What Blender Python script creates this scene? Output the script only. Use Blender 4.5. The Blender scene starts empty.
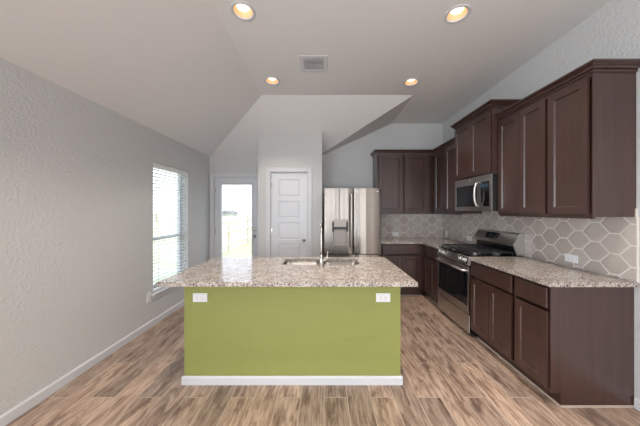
import bpy, bmesh, math, random
from mathutils import Vector, Matrix
R = math.radians
random.seed(7)
sc = bpy.context.scene
col = sc.collection

# ------------------------------------------------------------------ camera, world, light, exposure
H = 1.43                      # eye height; origin of plan is under the camera, +Y looks at the back wall
cd = bpy.data.cameras.new('camera')
cd.sensor_width = 36.0; cd.sensor_fit = 'HORIZONTAL'
cd.lens = 36.0 * 245.0 / 640.0
cd.shift_x = -4.0 / 640.0; cd.shift_y = -2.5 / 640.0
cd.clip_start = 0.05; cd.clip_end = 400
cam = bpy.data.objects.new('camera', cd); col.objects.link(cam)
cam.location = (0, 0, H); cam.rotation_euler = (R(90), 0, 0)
sc.camera = cam
sc.view_settings.view_transform = 'Standard'
sc.view_settings.look = 'None'
sc.view_settings.gamma = 1.0
sc.view_settings.use_curve_mapping = False
sc.view_settings.exposure = 0.12
sc.cycles.use_denoising = True
sc.cycles.max_bounces = 10
sc.cycles.diffuse_bounces = 6
sc.cycles.glossy_bounces = 4
sc.cycles.caustics_reflective = False
sc.cycles.caustics_refractive = False
sc.cycles.sample_clamp_indirect = 6.0

w = bpy.data.worlds.new('world'); sc.world = w; w.use_nodes = True
wn = w.node_tree.nodes; wl = w.node_tree.links
bg = wn['Background']
tc = wn.new('ShaderNodeTexCoord'); sx = wn.new('ShaderNodeSeparateXYZ'); rp = wn.new('ShaderNodeValToRGB')
wl.new(tc.outputs['Generated'], sx.inputs[0]); wl.new(sx.outputs['Z'], rp.inputs[0]); wl.new(rp.outputs[0], bg.inputs[0])
rp.color_ramp.elements[0].position = 0.0; rp.color_ramp.elements[0].color = (.86, .93, 1, 1)
rp.color_ramp.elements[1].position = 0.6; rp.color_ramp.elements[1].color = (.62, .78, 1, 1)
bg.inputs[1].default_value = 2.5

def area(name, loc, rot, sx_, sy_):            # sky portals: guide the sampling of the sky through each window
    l = bpy.data.lights.new(name, 'AREA'); l.shape = 'RECTANGLE'; l.size = sx_; l.size_y = sy_
    l.cycles.is_portal = True
    o = bpy.data.objects.new(name, l); col.objects.link(o); o.location = loc; o.rotation_euler = rot
    return o
sun = bpy.data.lights.new('sun', 'SUN'); sun.energy = 3.0; sun.angle = R(8); sun.color = (1, .96, .88)
so = bpy.data.objects.new('sun', sun); col.objects.link(so); so.rotation_euler = (R(35), R(25), 0)
def added_fill(name, loc, rot, sx_, sy_, power, color):   # area lamps added out of view to fill the room with light
    o = area(name, loc, rot, sx_, sy_); o.data.cycles.is_portal = False; o.data.energy = power; o.data.color = color
added_fill('rear_added_fill', (-1.0, -4.56, 1.4), (R(110), 0, 0), 1.8, 2.1, 50, (.90, .95, 1))
added_fill('rear_added_fill', (1.15, -4.56, 1.4), (R(110), 0, 0), 1.8, 2.1, 50, (.90, .95, 1))
added_fill('side_added_fill', (-2.25, -1.25, 1.3), (0, R(-105), 0), 1.6, 1.5, 100, (.82, .90, 1))
added_fill('side_added_fill', (-2.25, -3.25, 1.3), (0, R(-105), 0), 1.6, 1.5, 100, (.82, .90, 1))
area('kitchen_window_portal', (-2.275, 3.444, 1.215), (0, R(-90), 0), 1.65, .785)
area('patio_door_portal', (-1.64, 4.72, 1.1), (R(-90), 0, 0), .57, 1.7)
LAMP_W = 56.0
LAMP_C = (1, .90, .80)

# ------------------------------------------------------------------ materials
def srgb(r, g, b):
    f = lambda c: (c / 255 / 12.92) if c / 255 <= .04045 else ((c / 255 + .055) / 1.055) ** 2.4
    return (f(r), f(g), f(b), 1)
def mat(name, color=(.8, .8, .8, 1), rough=.5, metal=0.0, **kw):
    m = bpy.data.materials.new(name); m.use_nodes = True
    b = m.node_tree.nodes['Principled BSDF']
    b.inputs['Base Color'].default_value = color
    b.inputs['Roughness'].default_value = rough
    b.inputs['Metallic'].default_value = metal
    for k, v in kw.items(): b.inputs[k].default_value = v
    return m
class NT:
    def __init__(s, m): s.t = m.node_tree; s.b = s.t.nodes['Principled BSDF']
    def n(s, typ, **kw):
        x = s.t.nodes.new(typ)
        for k, v in kw.items():
            if k in x.inputs: x.inputs[k].default_value = v
            else: setattr(x, k, v)
        return x
    def l(s, a, b): s.t.links.new(a, b)
    def coord(s, scale=(1, 1, 1), rot=(0, 0, 0)):
        g = s.n('ShaderNodeNewGeometry'); mp = s.n('ShaderNodeMapping')
        mp.inputs['Scale'].default_value = scale; mp.inputs['Rotation'].default_value = rot
        s.l(g.outputs['Position'], mp.inputs[0]); return mp.outputs[0]
    def ramp(s, fac, stops, interp='LINEAR'):
        r = s.n('ShaderNodeValToRGB'); r.color_ramp.interpolation = interp
        e = r.color_ramp.elements
        while len(e) < len(stops): e.new(.5)
        for q, (p, c) in zip(e, stops): q.position = p; q.color = c
        s.l(fac, r.inputs[0]); return r.outputs[0]
    def mix(s, fac, a, b, blend='MIX'):
        m = s.n('ShaderNodeMix', data_type='RGBA', blend_type=blend)
        for i, v in ((0, fac), (6, a), (7, b)):
            if hasattr(v, 'links'): s.l(v, m.inputs[i])
            else: m.inputs[i].default_value = v
        return m.outputs[2]
    def bump(s, h, strength, dist=.01):
        b = s.n('ShaderNodeBump'); b.inputs['Strength'].default_value = strength; b.inputs['Distance'].default_value = dist
        s.l(h, b.inputs['Height']); s.l(b.outputs[0], s.b.inputs['Normal'])
def paint(name, c, rough=.75, scale=55, strength=.35, dist=.004):
    m = mat(name, c, rough); t = NT(m)
    n = t.n('ShaderNodeTexNoise', Scale=scale, Detail=3.0); t.l(t.coord(), n.inputs['Vector'])
    t.bump(t.ramp(n.outputs['Fac'], [(.42, (0, 0, 0, 1)), (.62, (1, 1, 1, 1))]), strength, dist)
    return m
M = {}
M['wall'] = paint('wall_paint', srgb(201, 201, 201), scale=48, strength=.42, dist=.005)
M['ceiling'] = paint('ceiling_paint', srgb(226, 225, 224), scale=45, strength=.08)
M['white'] = mat('white_trim_paint', srgb(208, 209, 212), .4)
M['door'] = mat('white_door_paint', srgb(214, 216, 221), .4)
M['green'] = paint('green_paint', srgb(144, 148, 80), .6, 70, .3, .003)
M['plate'] = mat('white_plastic', srgb(232, 232, 232), .35)
M['slot'] = mat('outlet_slots', srgb(60, 60, 60), .5)
M['blind'] = mat('white_vinyl', srgb(238, 239, 240), .45)
M['black'] = mat('black_enamel', (.006, .006, .007, 1), .12)
M['blackplastic'] = mat('black_plastic', (.012, .012, .013, 1), .35)
M['iron'] = mat('cast_iron', (.03, .03, .031, 1), .32)
M['darkglass'] = mat('dark_oven_glass', (.008, .009, .011, 1), .06)
M['nickel'] = mat('satin_nickel', srgb(190, 186, 180), .28, 1.0)
M['lens'] = mat('lamp_lens', (1, 1, 1, 1), .5)
M['lens'].node_tree.nodes['Principled BSDF'].inputs['Emission Color'].default_value = (1, .92, .80, 1)
M['lens'].node_tree.nodes['Principled BSDF'].inputs['Emission Strength'].default_value = 3.2
M['can'] = mat('glow_tinted_baffle', srgb(232, 186, 144), .6)  # warm lamp glow on the baffle is painted into its orange colour
M['display'] = mat('blue_display', (.02, .05, .08, 1), .2)
M['toe'] = mat('pale_shoe_trim', srgb(176, 160, 146), .6)
M['void'] = mat('dark_recess', (.02, .02, .02, 1), .8)
M['ventgrey'] = mat('vent_duct_grey', srgb(190, 190, 192), .6)

def steel(name, c, rough, streak, bump, sc_=(9, 9, .25), aniso=0.25):
    m = mat(name, c, rough, 1.0); t = NT(m)
    n = t.n('ShaderNodeTexNoise', Scale=1.0, Detail=2.0); t.l(t.coord(sc_), n.inputs['Vector'])
    f = t.n('ShaderNodeTexNoise', Scale=1.0, Detail=3.0); t.l(t.coord((250, 250, 4)), f.inputs['Vector'])
    t.l(t.ramp(f.outputs['Fac'], [(0, (rough - .06,) * 3 + (1,)), (1, (rough + .08,) * 3 + (1,))]), t.b.inputs['Roughness'])
    t.bump(n.outputs['Fac'], bump, .02)
    tg = t.n('ShaderNodeTangent', direction_type='RADIAL', axis='Z'); t.l(tg.outputs[0], t.b.inputs['Tangent'])
    t.b.inputs['Anisotropic'].default_value = .92; t.b.inputs['Anisotropic Rotation'].default_value = aniso
    return m
M['steel'] = steel('brushed_steel', srgb(224, 220, 216), .33, 1, .03)
M['fridge'] = steel('fridge_steel', srgb(150, 142, 135), .24, 1, .85, sc_=(5.5, 5.5, .06), aniso=0.25)
M['sink'] = mat('sink_steel', srgb(130, 128, 126), .38, 1.0)
M['dispgrey'] = mat('dispenser_grey', srgb(168, 160, 154), .45, .3)
M['handle'] = mat('satin_handle', srgb(214, 210, 206), .35, .5)
M['steelside'] = mat('steel_grey_side', srgb(120, 120, 122), .4, .6)

def wood(name, c1, c2, rough, z=True):
    m = mat(name, c1, rough); t = NT(m)
    s = (14, 14, .9) if z else (2, 2, 30)
    n = t.n('ShaderNodeTexNoise', Scale=1.6, Detail=5.0, Roughness=.6); t.l(t.coord(s), n.inputs['Vector'])
    t.l(t.ramp(n.outputs['Fac'], [(.3, c1), (.72, c2)]), t.b.inputs['Base Color'])
    t.b.inputs['Coat Weight'].default_value = .6; t.b.inputs['Coat Roughness'].default_value = .28
    return m
M['cab'] = wood('espresso_wood', srgb(51, 31, 26), srgb(73, 47, 40), .34)
M['cabdark'] = wood('espresso_wood_dark', srgb(38, 22, 21), srgb(52, 32, 30), .45)

def granite():
    m = mat('granite', (.5, .5, .5, 1), .12); t = NT(m)
    v = t.n('ShaderNodeTexVoronoi', Scale=145.0, Randomness=1.0); t.l(t.coord(), v.inputs['Vector'])
    se = t.n('ShaderNodeSeparateColor'); t.l(v.outputs['Color'], se.inputs[0])
    base = t.ramp(se.outputs[0], [(0, srgb(84, 78, 76)), (.14, srgb(146, 139, 136)), (.24, srgb(190, 178, 170)), (.45, srgb(208, 201, 196)), (.7, srgb(220, 217, 214)), (.90, srgb(160, 158, 158))], 'CONSTANT')
    n = t.n('ShaderNodeTexNoise', Scale=16.0, Detail=4.0); t.l(t.coord(), n.inputs['Vector'])
    tint = t.ramp(n.outputs['Fac'], [(.35, srgb(226, 220, 214)), (.65, srgb(255, 254, 251))])
    c = t.mix(1.0, t.mix(1.0, base, tint, 'MULTIPLY'), (.86, .835, .815, 1), 'MULTIPLY')
    n2 = t.n('ShaderNodeTexNoise', Scale=105.0, Detail=2.0); t.l(t.coord(), n2.inputs['Vector'])
    c = t.mix(t.ramp(n2.outputs['Fac'], [(.66, (0, 0, 0, 1)), (.70, (1, 1, 1, 1))]), c, srgb(110, 98, 94))
    t.l(c, t.b.inputs['Base Color'])
    return m
M['granite'] = granite()

def floor_mat():
    m = mat('wood_look_plank_tile', (.5, .4, .3, 1), .38); t = NT(m)
    g = t.n('ShaderNodeNewGeometry'); sp = t.n('ShaderNodeSeparateXYZ'); t.l(g.outputs['Position'], sp.inputs[0])
    cb = t.n('ShaderNodeCombineXYZ'); t.l(sp.outputs['Y'], cb.inputs[0]); t.l(sp.outputs['X'], cb.inputs[1])
    def brick(c1, c2, mortar, ms):
        b = t.n('ShaderNodeTexBrick', offset=.37, offset_frequency=2, squash=1.0)
        b.inputs['Scale'].default_value = 1.0; b.inputs['Brick Width'].default_value = 1.15; b.inputs['Row Height'].default_value = .178
        b.inputs['Mortar Size'].default_value = ms; b.inputs['Mortar Smooth'].default_value = .1; b.inputs['Bias'].default_value = 0
        b.inputs['Color1'].default_value = c1; b.inputs['Color2'].default_value = c2; b.inputs['Mortar'].default_value = mortar
        t.l(cb.outputs[0], b.inputs['Vector']); return b
    b = brick((0, 0, 0, 1), (1, 1, 1, 1), (.5, .5, .5, 1), .0030)
    off = t.n('ShaderNodeVectorMath', operation='SCALE'); off.inputs['Scale'].default_value = 9.0; t.l(b.outputs['Color'], off.inputs[0])
    ad = t.n('ShaderNodeVectorMath', operation='ADD'); t.l(g.outputs['Position'], ad.inputs[0]); t.l(off.outputs[0], ad.inputs[1])
    def grain(scale, det, ns=1.0, dist=0.0):
        mp = t.n('ShaderNodeMapping'); mp.inputs['Scale'].default_value = scale; t.l(ad.outputs[0], mp.inputs[0])
        n = t.n('ShaderNodeTexNoise', Scale=ns, Detail=det, Roughness=.62, Distortion=dist); t.l(mp.outputs[0], n.inputs['Vector']); return n.outputs['Fac']
    g1 = grain((46, 5.5, 1), 8, 1.0, .4)
    c = t.ramp(g1, [(.30, srgb(98, 72, 58)), (.42, srgb(154, 126, 107)), (.52, srgb(192, 164, 143)), (.68, srgb(222, 200, 180))])
    g2 = grain((90, 4, 1), 4)
    c = t.mix(.4, c, t.ramp(g2, [(.3, srgb(118, 93, 80)), (.7, srgb(214, 195, 178))]))
    g3 = grain((14, 3.4, 1), 7, 1.2, .5)
    c = t.mix(t.ramp(g3, [(.50, (0, 0, 0, 1)), (.64, (.72, .72, .72, 1))]), c, srgb(98, 74, 62))
    tone = t.ramp(b.outputs['Color'], [(0, (.70, .70, .72, 1)), (1, (1.12, 1.08, 1.05, 1))])
    c = t.mix(1.0, c, tone, 'MULTIPLY')
    c = t.mix(b.outputs['Fac'], c, srgb(192, 175, 160))
    t.l(c, t.b.inputs['Base Color'])
    t.bump(g1, .12, .004)
    return m
M['floor'] = floor_mat()

def tile_mat():
    m = mat('glazed_hex_tile', (.5, .45, .42, 1), .12); t = NT(m)
    g = t.n('ShaderNodeNewGeometry')
    c = t.ramp(g.outputs['Random Per Island'], [(0, srgb(176, 164, 156)), (.5, srgb(186, 176, 168)), (1, srgb(194, 186, 178))])
    t.l(c, t.b.inputs['Base Color'])
    n = t.n('ShaderNodeTexNoise', Scale=14.0, Detail=2.0); t.l(t.coord(), n.inputs['Vector'])
    t.bump(n.outputs['Fac'], .35, .01)
    return m
M['tile'] = tile_mat()
M['grout'] = mat('pale_grout', srgb(222, 215, 208), .8)
def glass_mat():
    m = bpy.data.materials.new('window_glass'); m.use_nodes = True
    nt = m.node_tree; nt.nodes.clear()
    o = nt.nodes.new('ShaderNodeOutputMaterial'); a = nt.nodes.new('ShaderNodeBsdfTransparent'); g = nt.nodes.new('ShaderNodeBsdfGlossy')
    x = nt.nodes.new('ShaderNodeMixShader'); lw = nt.nodes.new('ShaderNodeLayerWeight'); lw.inputs[0].default_value = .5
    pw_ = nt.nodes.new('ShaderNodeMath'); pw_.operation = 'POWER'; pw_.inputs[1].default_value = 5; nt.links.new(lw.outputs['Facing'], pw_.inputs[0])
    f = nt.nodes.new('ShaderNodeMath'); f.operation = 'MULTIPLY_ADD'; f.inputs[1].default_value = .7; f.inputs[2].default_value = .03; nt.links.new(pw_.outputs[0], f.inputs[0])
    g.inputs['Roughness'].default_value = .02
    nt.links.new(f.outputs[0], x.inputs[0]); nt.links.new(a.outputs[0], x.inputs[1]); nt.links.new(g.outputs[0], x.inputs[2]); nt.links.new(x.outputs[0], o.inputs[0])
    return m
M['glass'] = glass_mat()
def noisy(name, c1, c2, scale, rough=.9, sc_=(1, 1, 1)):
    m = mat(name, c1, rough); t = NT(m)
    n = t.n('ShaderNodeTexNoise', Scale=scale, Detail=5.0); t.l(t.coord(sc_), n.inputs['Vector'])
    t.l(t.ramp(n.outputs['Fac'], [(.3, c1), (.7, c2)]), t.b.inputs['Base Color']); return m
M['grass'] = noisy('lawn_grass', srgb(170, 176, 130), srgb(200, 200, 170), 3)
M['fence'] = noisy('pale_cedar', srgb(226, 216, 200), srgb(238, 230, 218), 6, .8, (1, 1, .3))
M['post'] = mat('weathered_post', srgb(190, 176, 156), .8)
M['siding'] = noisy('pale_siding', srgb(196, 196, 196), srgb(210, 208, 204), 2)
M['shingle'] = noisy('grey_shingle', srgb(110, 106, 104), srgb(140, 136, 134), 8)
M['brick'] = noisy('tan_brick', srgb(190, 170, 156), srgb(206, 190, 178), 5)
M['acgrey'] = mat('grey_metal', srgb(110, 112, 114), .6)
M['paving'] = noisy('patio_concrete', srgb(200, 198, 194), srgb(214, 212, 208), 3)

# ------------------------------------------------------------------ mesh helpers
class MB:
    def __init__(s): s.bm = bmesh.new()
    def _merge(s, t, mi=0):
        if mi:
            for f in t.faces: f.material_index = mi
        me = bpy.data.meshes.new('tmp'); t.to_mesh(me); t.free(); s.bm.from_mesh(me); bpy.data.meshes.remove(me)
    def box(s, x0, x1, y0, y1, z0, z1, bev=0, seg=2, mi=0, mtx=None):
        t = bmesh.new(); bmesh.ops.create_cube(t, size=1)
        for v in t.verts: v.co = Vector((x0 + (v.co.x + .5) * (x1 - x0), y0 + (v.co.y + .5) * (y1 - y0), z0 + (v.co.z + .5) * (z1 - z0)))
        if bev: bmesh.ops.bevel(t, geom=list(t.edges), offset=bev, segments=seg, affect='EDGES', profile=.5)
        if mtx: bmesh.ops.transform(t, matrix=mtx, verts=t.verts)
        s._merge(t, mi); return s
    def faces(s, polys, mi=0):
        t = bmesh.new()
        for p in polys: t.faces.new([t.verts.new(c) for c in p])
        bmesh.ops.remove_doubles(t, verts=t.verts, dist=1e-5)
        s._merge(t, mi); return s
    def prism(s, prof, axis, a0, a1, mi=0, bev=0):
        """extrude a closed 2D profile; axis 'x': prof is (y,z); 'y': (x,z); 'z': (x,y)"""
        t = bmesh.new()
        def P(u, v, a): return {'x': (a, u, v), 'y': (u, a, v), 'z': (u, v, a)}[axis]
        A = [t.verts.new(P(u, v, a0)) for u, v in prof]; B = [t.verts.new(P(u, v, a1)) for u, v in prof]
        t.faces.new(A); t.faces.new(B[::-1]); n = len(prof)
        for i in range(n): t.faces.new([A[i], B[i], B[(i + 1) % n], A[(i + 1) % n]])
        bmesh.ops.recalc_face_normals(t, faces=t.faces)
        if bev: bmesh.ops.bevel(t, geom=list(t.edges), offset=bev, segments=2, affect='EDGES', profile=.5)
        s._merge(t, mi); return s
    def cyl(s, p0, p1, r, r1=None, seg=20, mi=0, bev=0):
        p0, p1 = Vector(p0), Vector(p1); d = p1 - p0; t = bmesh.new()
        bmesh.ops.create_cone(t, cap_ends=True, segments=seg, radius1=r, radius2=r if r1 is None else r1, depth=d.length)
        if bev:
            es = [e for e in t.edges if all(len(f.verts) > 4 for f in e.link_faces) or any(len(f.verts) > 4 for f in e.link_faces)]
            bmesh.ops.bevel(t, geom=es, offset=bev, segments=2, affect='EDGES')
        q = Vector((0, 0, 1)).rotation_difference(d).to_matrix().to_4x4()
        bmesh.ops.transform(t, matrix=Matrix.Translation((p0 + p1) / 2) @ q, verts=t.verts)
        for f in t.faces: f.smooth = len(f.verts) == 4
        s._merge(t, mi); return s
    def lathe(s, prof, c, axis='z', seg=32, mi=0):
        t = bmesh.new(); rings = []
        for r, h in prof:
            rings.append([t.verts.new({'z': (c[0] + r * math.cos(a), c[1] + r * math.sin(a), c[2] + h), 'y': (c[0] + r * math.cos(a), c[1] + h, c[2] + r * math.sin(a)),
                                       'x': (c[0] + h, c[1] + r * math.cos(a), c[2] + r * math.sin(a))}[axis]) for a in [2 * math.pi * k / seg for k in range(seg)]])
        for A, B in zip(rings, rings[1:]):
            for k in range(seg): t.faces.new([A[k], A[(k + 1) % seg], B[(k + 1) % seg], B[k]]).smooth = True
        bmesh.ops.remove_doubles(t, verts=t.verts, dist=1e-6)
        bmesh.ops.recalc_face_normals(t, faces=t.faces)
        s._merge(t, mi); return s
    def tube(s, pts, r, seg=12, mi=0, squash=1.0):
        pts = [Vector(p) for p in pts]; t = bmesh.new(); rings = []; up = None
        rr = r if isinstance(r, (list, tuple)) else [r] * len(pts)
        for i, p in enumerate(pts):
            d = (pts[min(i + 1, len(pts) - 1)] - pts[max(i - 1, 0)]).normalized()
            if up is None: up = d.orthogonal().normalized()
            up = (up - d * up.dot(d)).normalized(); sd = d.cross(up)
            rings.append([t.verts.new(p + up * rr[i] * math.cos(a) + sd * rr[i] * squash * math.sin(a)) for a in [2 * math.pi * k / seg for k in range(seg)]])
        for A, B in zip(rings, rings[1:]):
            for k in range(seg): t.faces.new([A[k], A[(k + 1) % seg], B[(k + 1) % seg], B[k]]).smooth = True
        t.faces.new(rings[0][::-1]); t.faces.new(rings[-1])
        bmesh.ops.recalc_face_normals(t, faces=t.faces)
        s._merge(t, mi); return s
    def slab(s, outer, holes, z0, z1, mi=0):
        """flat slab with holes cut through; outlines are (x,y) lists"""
        t = bmesh.new()
        for z in ((z0, z1) if z1 != z0 else (z0,)):
            es = []
            for loop in [outer] + holes:
                vs = [t.verts.new((x, y, z)) for x, y in loop]
                es += [t.edges.new((vs[i], vs[(i + 1) % len(vs)])) for i in range(len(vs))]
            bmesh.ops.triangle_fill(t, use_beauty=True, use_dissolve=False, edges=es)
        if z1 != z0:
            for loop in [outer] + holes:
                n = len(loop)
                for i in range(n):
                    a, b = loop[i], loop[(i + 1) % n]
                    t.faces.new([t.verts.new(c) for c in ((*a, z0), (*b, z0), (*b, z1), (*a, z1))])
        bmesh.ops.remove_doubles(t, verts=t.verts, dist=1e-5)
        bmesh.ops.recalc_face_normals(t, faces=t.faces)
        s._merge(t, mi); return s
    def build(s, name, mats, parent=None, loc=None, kind=None):
        me = bpy.data.meshes.new(name)
        if loc: bmesh.ops.translate(s.bm, vec=-Vector(loc), verts=s.bm.verts)
        s.bm.to_mesh(me); s.bm.free()
        for m in (mats if isinstance(mats, list) else [mats]): me.materials.append(m)
        o = bpy.data.objects.new(name, me); col.objects.link(o)
        if parent: o.parent = parent
        if loc and not parent: o.location = loc
        if kind: o['kind'] = kind
        return o
def thing(name, label, cat, loc=(0, 0, 0), rz=0, group=None, kind=None):
    o = bpy.data.objects.new(name, None); col.objects.link(o); o.empty_display_size = .1
    o.location = loc; o.rotation_euler = (0, 0, rz)
    if label: o['label'] = label
    if cat: o['category'] = cat
    if group: o['group'] = group
    if kind: o['kind'] = kind
    return o
def tag(o, label, cat, group=None):
    o['label'] = label; o['category'] = cat
    if group: o['group'] = group
    return o
def copy_tree(o, parent=None):
    c = o.copy(); col.objects.link(c)
    if parent: c.parent = parent
    for ch in list(o.children): copy_tree(ch, c)
    return c
def wall_cells(mb, axis, p0, p1, a0, a1, z1, holes):
    """wall slab with rectangular holes; axis is the direction the wall runs; p0..p1 its thickness; holes (a0,a1,z0,z1)"""
    As = sorted({a0, a1, *[h[0] for h in holes], *[h[1] for h in holes]}); Zs = sorted({0, z1, *[h[2] for h in holes], *[h[3] for h in holes]})
    for i in range(len(As) - 1):
        for j in range(len(Zs) - 1):
            ca, cz = (As[i] + As[i + 1]) / 2, (Zs[j] + Zs[j + 1]) / 2
            if any(h[0] < ca < h[1] and h[2] < cz < h[3] for h in holes): continue
            if axis == 'x': mb.box(As[i], As[i + 1], p0, p1, Zs[j], Zs[j + 1])
            else: mb.box(p0, p1, As[i], As[i + 1], Zs[j], Zs[j + 1])
    bmesh.ops.remove_doubles(mb.bm, verts=mb.bm.verts, dist=1e-5)
    dead = [f for f in mb.bm.faces]; seen = {}
    for f in dead: seen.setdefault(tuple(sorted(v.index for v in f.verts)), []).append(f)
    return mb

# ------------------------------------------------------------------ room shell
XL, XR = -2.13, 2.26
YD, YK, YP = 4.56, 4.66, 4.06      # patio-door wall, kitchen wall, pantry wall
PX0, PX1 = -1.094, -.03
ZC, ZL = 3.08, 2.44
YR = -4.5
MB().box(XL - .15, XR + .15, YR - .15, YK + .15, -.1, 0).build('floor', M['floor'], kind='structure')
WY0, WY1, WZ0, WZ1 = 3.052, 3.837, .39, 2.04
wall_cells(MB(), 'y', XL - .15, XL, YR - .15, YD + .15, 3.2, [(WY0, WY1, WZ0, WZ1), (-2.0, -.5, .5, 2.1), (-4.0, -2.5, .5, 2.1)]).build('wall_left', M['wall'], kind='structure')
MB().box(XR, XR + .15, YR - .15, YK + .15, 0, 3.2).build('wall_right', M['wall'], kind='structure')
DX0, DX1, DZ1 = -2.055, -1.24, 2.05
wall_cells(MB(), 'x', YD, YD + .15, XL - .15, PX0, 3.2, [(DX0, DX1, 0, DZ1)]).build('wall_back', M['wall'], kind='structure')
MB().box(PX1 - .0, XR + .15, YK, YK + .15, 0, 3.2).build('wall_kitchen', M['wall'], kind='structure')
QX0, QX1, QZ1 = -.885, -.273, 2.066
pw = wall_cells(MB(), 'x', YP, YP + .11, PX0, PX1, 2.76, [(QX0, QX1, 0, QZ1)])
pw.box(PX0, PX0 + .11, YP + .11, YK + .1, 0, 2.76).box(PX1 - .11, PX1, YP + .11, YK + .1, 0, 2.76)
pw.build('wall_pantry', M['wall'], kind='structure')
wall_cells(MB(), 'x', YR - .15, YR, XL - .15, XR + .15, 3.2, [(-1.9, -.1, .3, 2.5), (.25, 2.05, .3, 2.5)]).build('wall_rear', M['wall'], kind='structure')

CX, CY, FX, P2S = -.89, 3.5, 1.28, .46
P1S = (ZC - ZL) / (YD - CY)
lights = [(-.67, 2.03), (-.66, 3.12), (1.12, 2.06), (1.12, 3.15)]
added_l = [(-.67, .93), (1.12, .95), (-.67, -.6), (1.12, -.6), (-.67, -2.2), (1.12, -2.2)]  # unseen extra ceiling lamps, added for the light they give
def circ(x, y, r, n=28): return [(x + r * math.cos(2 * math.pi * k / n), y + r * math.sin(2 * math.pi * k / n)) for k in range(n)]
ce = MB()
ce.slab([(CX, YR - .1), (XR + .1, YR - .1), (XR + .1, YK + .1), (FX, YK + .1), (FX, CY), (CX, CY)], [circ(x, y, .082) for x, y in lights + added_l], ZC, ZC)
xl2 = XL - .05; zl2 = ZL - .05 * (ZC - ZL) / (CX - XL)
ex = FX - (ZC - ZL) / P2S
ce.faces([[(xl2, YR - .1, zl2), (CX, YR - .1, ZC), (CX, CY, ZC), (xl2, YD + .06, zl2 - .005)],
          [(xl2, YD + .06, zl2 - .005), (CX, CY, ZC), (FX, CY, ZC), (ex, YD, ZL), (ex, YD + .06, ZL - .03)],
          [(FX, CY, ZC), (FX, YK + .1, ZC), (ex, YK + .1, ZL), (ex, YD, ZL)]])
ce.build('ceiling', M['ceiling'], kind='structure')

# baseboards
def bprof(t=.014, h=.08): return [(0, 0), (t, 0), (t, h - .012), (t * .45, h), (0, h)]
MB().prism([(XL + u, v) for u, v in bprof()], 'y', YR, YD).build('baseboard_left', M['white'], kind='structure')
MB().prism([(XR - u, v) for u, v in bprof()], 'y', YR, 1.775).build('baseboard_right', M['white'], kind='structure')
bb = MB()
for a, b in ((PX0, QX0 - .08), (QX1 + .08, PX1)): bb.prism([(YP - u, v) for u, v in bprof()], 'x', a, b)
bb.build('baseboard_pantry', M['white'], kind='structure')

# rear and side windows guessed for the unseen living area, added to bring light in
def simple_window(n, axis, a0, a1, z0, z1, p):
    r = thing('window_%d' % n, None, None, kind='structure'); f = MB(); g = MB()
    def bx(mb, u0, u1, v0, v1, q0, q1):
        mb.box(u0, u1, q0, q1, v0, v1) if axis == 'x' else mb.box(q0, q1, u0, u1, v0, v1)
    for u0, u1, v0, v1 in ((a0, a0 + .05, z0, z1), (a1 - .05, a1, z0, z1), (a0, a1, z0, z0 + .05), (a0, a1, z1 - .05, z1), (a0, a1, (z0 + z1) / 2 - .02, (z0 + z1) / 2 + .02)):
        bx(f, u0, u1, v0, v1, p - .025, p + .025)
    f.build('window_frame', M['white'], r)
    bx(g, a0 + .05, a1 - .05, z0 + .05, z1 - .05, p - .003, p + .003); g.build('pane', M['glass'], r)
simple_window(2, 'x', -1.9, -.1, .3, 2.5, YR - .02); simple_window(3, 'x', .25, 2.05, .3, 2.5, YR - .02); simple_window(4, 'y', -2.0, -.5, .5, 2.1, XL - .03); simple_window(5, 'y', -4.0, -2.5, .5, 2.1, XL - .03)

# kitchen window on the left wall
wr = thing('window_1', 'white framed sash window in the left wall', None, (XL, WY0, WZ0), kind='structure')
L = wr.location
f = MB(); xf0, xf1 = XL - .145, XL - .10
for y0, y1, z0, z1 in ((WY0, WY0 + .045, WZ0, WZ1), (WY1 - .045, WY1, WZ0, WZ1), (WY0, WY1, WZ0, WZ0 + .06), (WY0, WY1, WZ1 - .045, WZ1)): f.box(xf0, xf1, y0, y1, z0, z1, .004)
f.build('window_frame', M['white'], wr, L)
MB().box(xf0 + .005, xf1 + .012, WY0 + .04, WY1 - .04, 1.035, 1.075, .004).build('meeting_rail', M['white'], wr, L)
MB().box(XL - .122, XL - .118, WY0 + .04, WY1 - .04, WZ0 + .05, WZ1 - .04).build('pane', M['glass'], wr, L)
MB().box(XL - .10, XL + .035, WY0 - .03, WY1 + .03, WZ0 - .02, WZ0 + .004, .005).box(XL + .0005, XL + .014, WY0 - .01, WY1 + .01, WZ0 - .075, WZ0 - .02, .003).build('window_sill', M['white'], wr, L)

bl = thing('window_blind', 'white horizontal slat blind hanging open in the left wall window', 'window blind', (XL - .045, (WY0 + WY1) / 2, WZ1))
L = bl.location; xb = XL - .045
MB().box(xb - .028, xb + .028, WY0 + .008, WY1 - .008, WZ1 - .06, WZ1 - .002, .004).build('headrail', M['blind'], bl, L)
s = MB(); z = WZ1 - .085
while z > WZ0 + .06:
    pr = []
    for k in range(5):
        u = -.025 + .05 * k / 4; pr.append((u, .003 * (1 - (u / .025) ** 2)))
    pr += [(u, v - .0028) for u, v in pr[::-1]]
    ca, sa = math.cos(R(6)), math.sin(R(6))
    s.prism([(xb + u * ca - v * sa, z + u * sa + v * ca) for u, v in pr], 'y', WY0 + .01, WY1 - .01)
    z -= .0445
s.build('slats', M['blind'], bl, L)
MB().box(xb - .026, xb + .026, WY0 + .01, WY1 - .01, WZ0 + .012, WZ0 + .032, .003).build('bottom_rail', M['blind'], bl, L)
c = MB()
for y in (WY0 + .13, WY1 - .13):
    for dx in (-.026, .026): c.cyl((xb + dx, y, WZ0 + .03), (xb + dx, y, WZ1 - .05), .0016, seg=6)
c.build('ladder_cord', M['blind'], bl, L)
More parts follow.
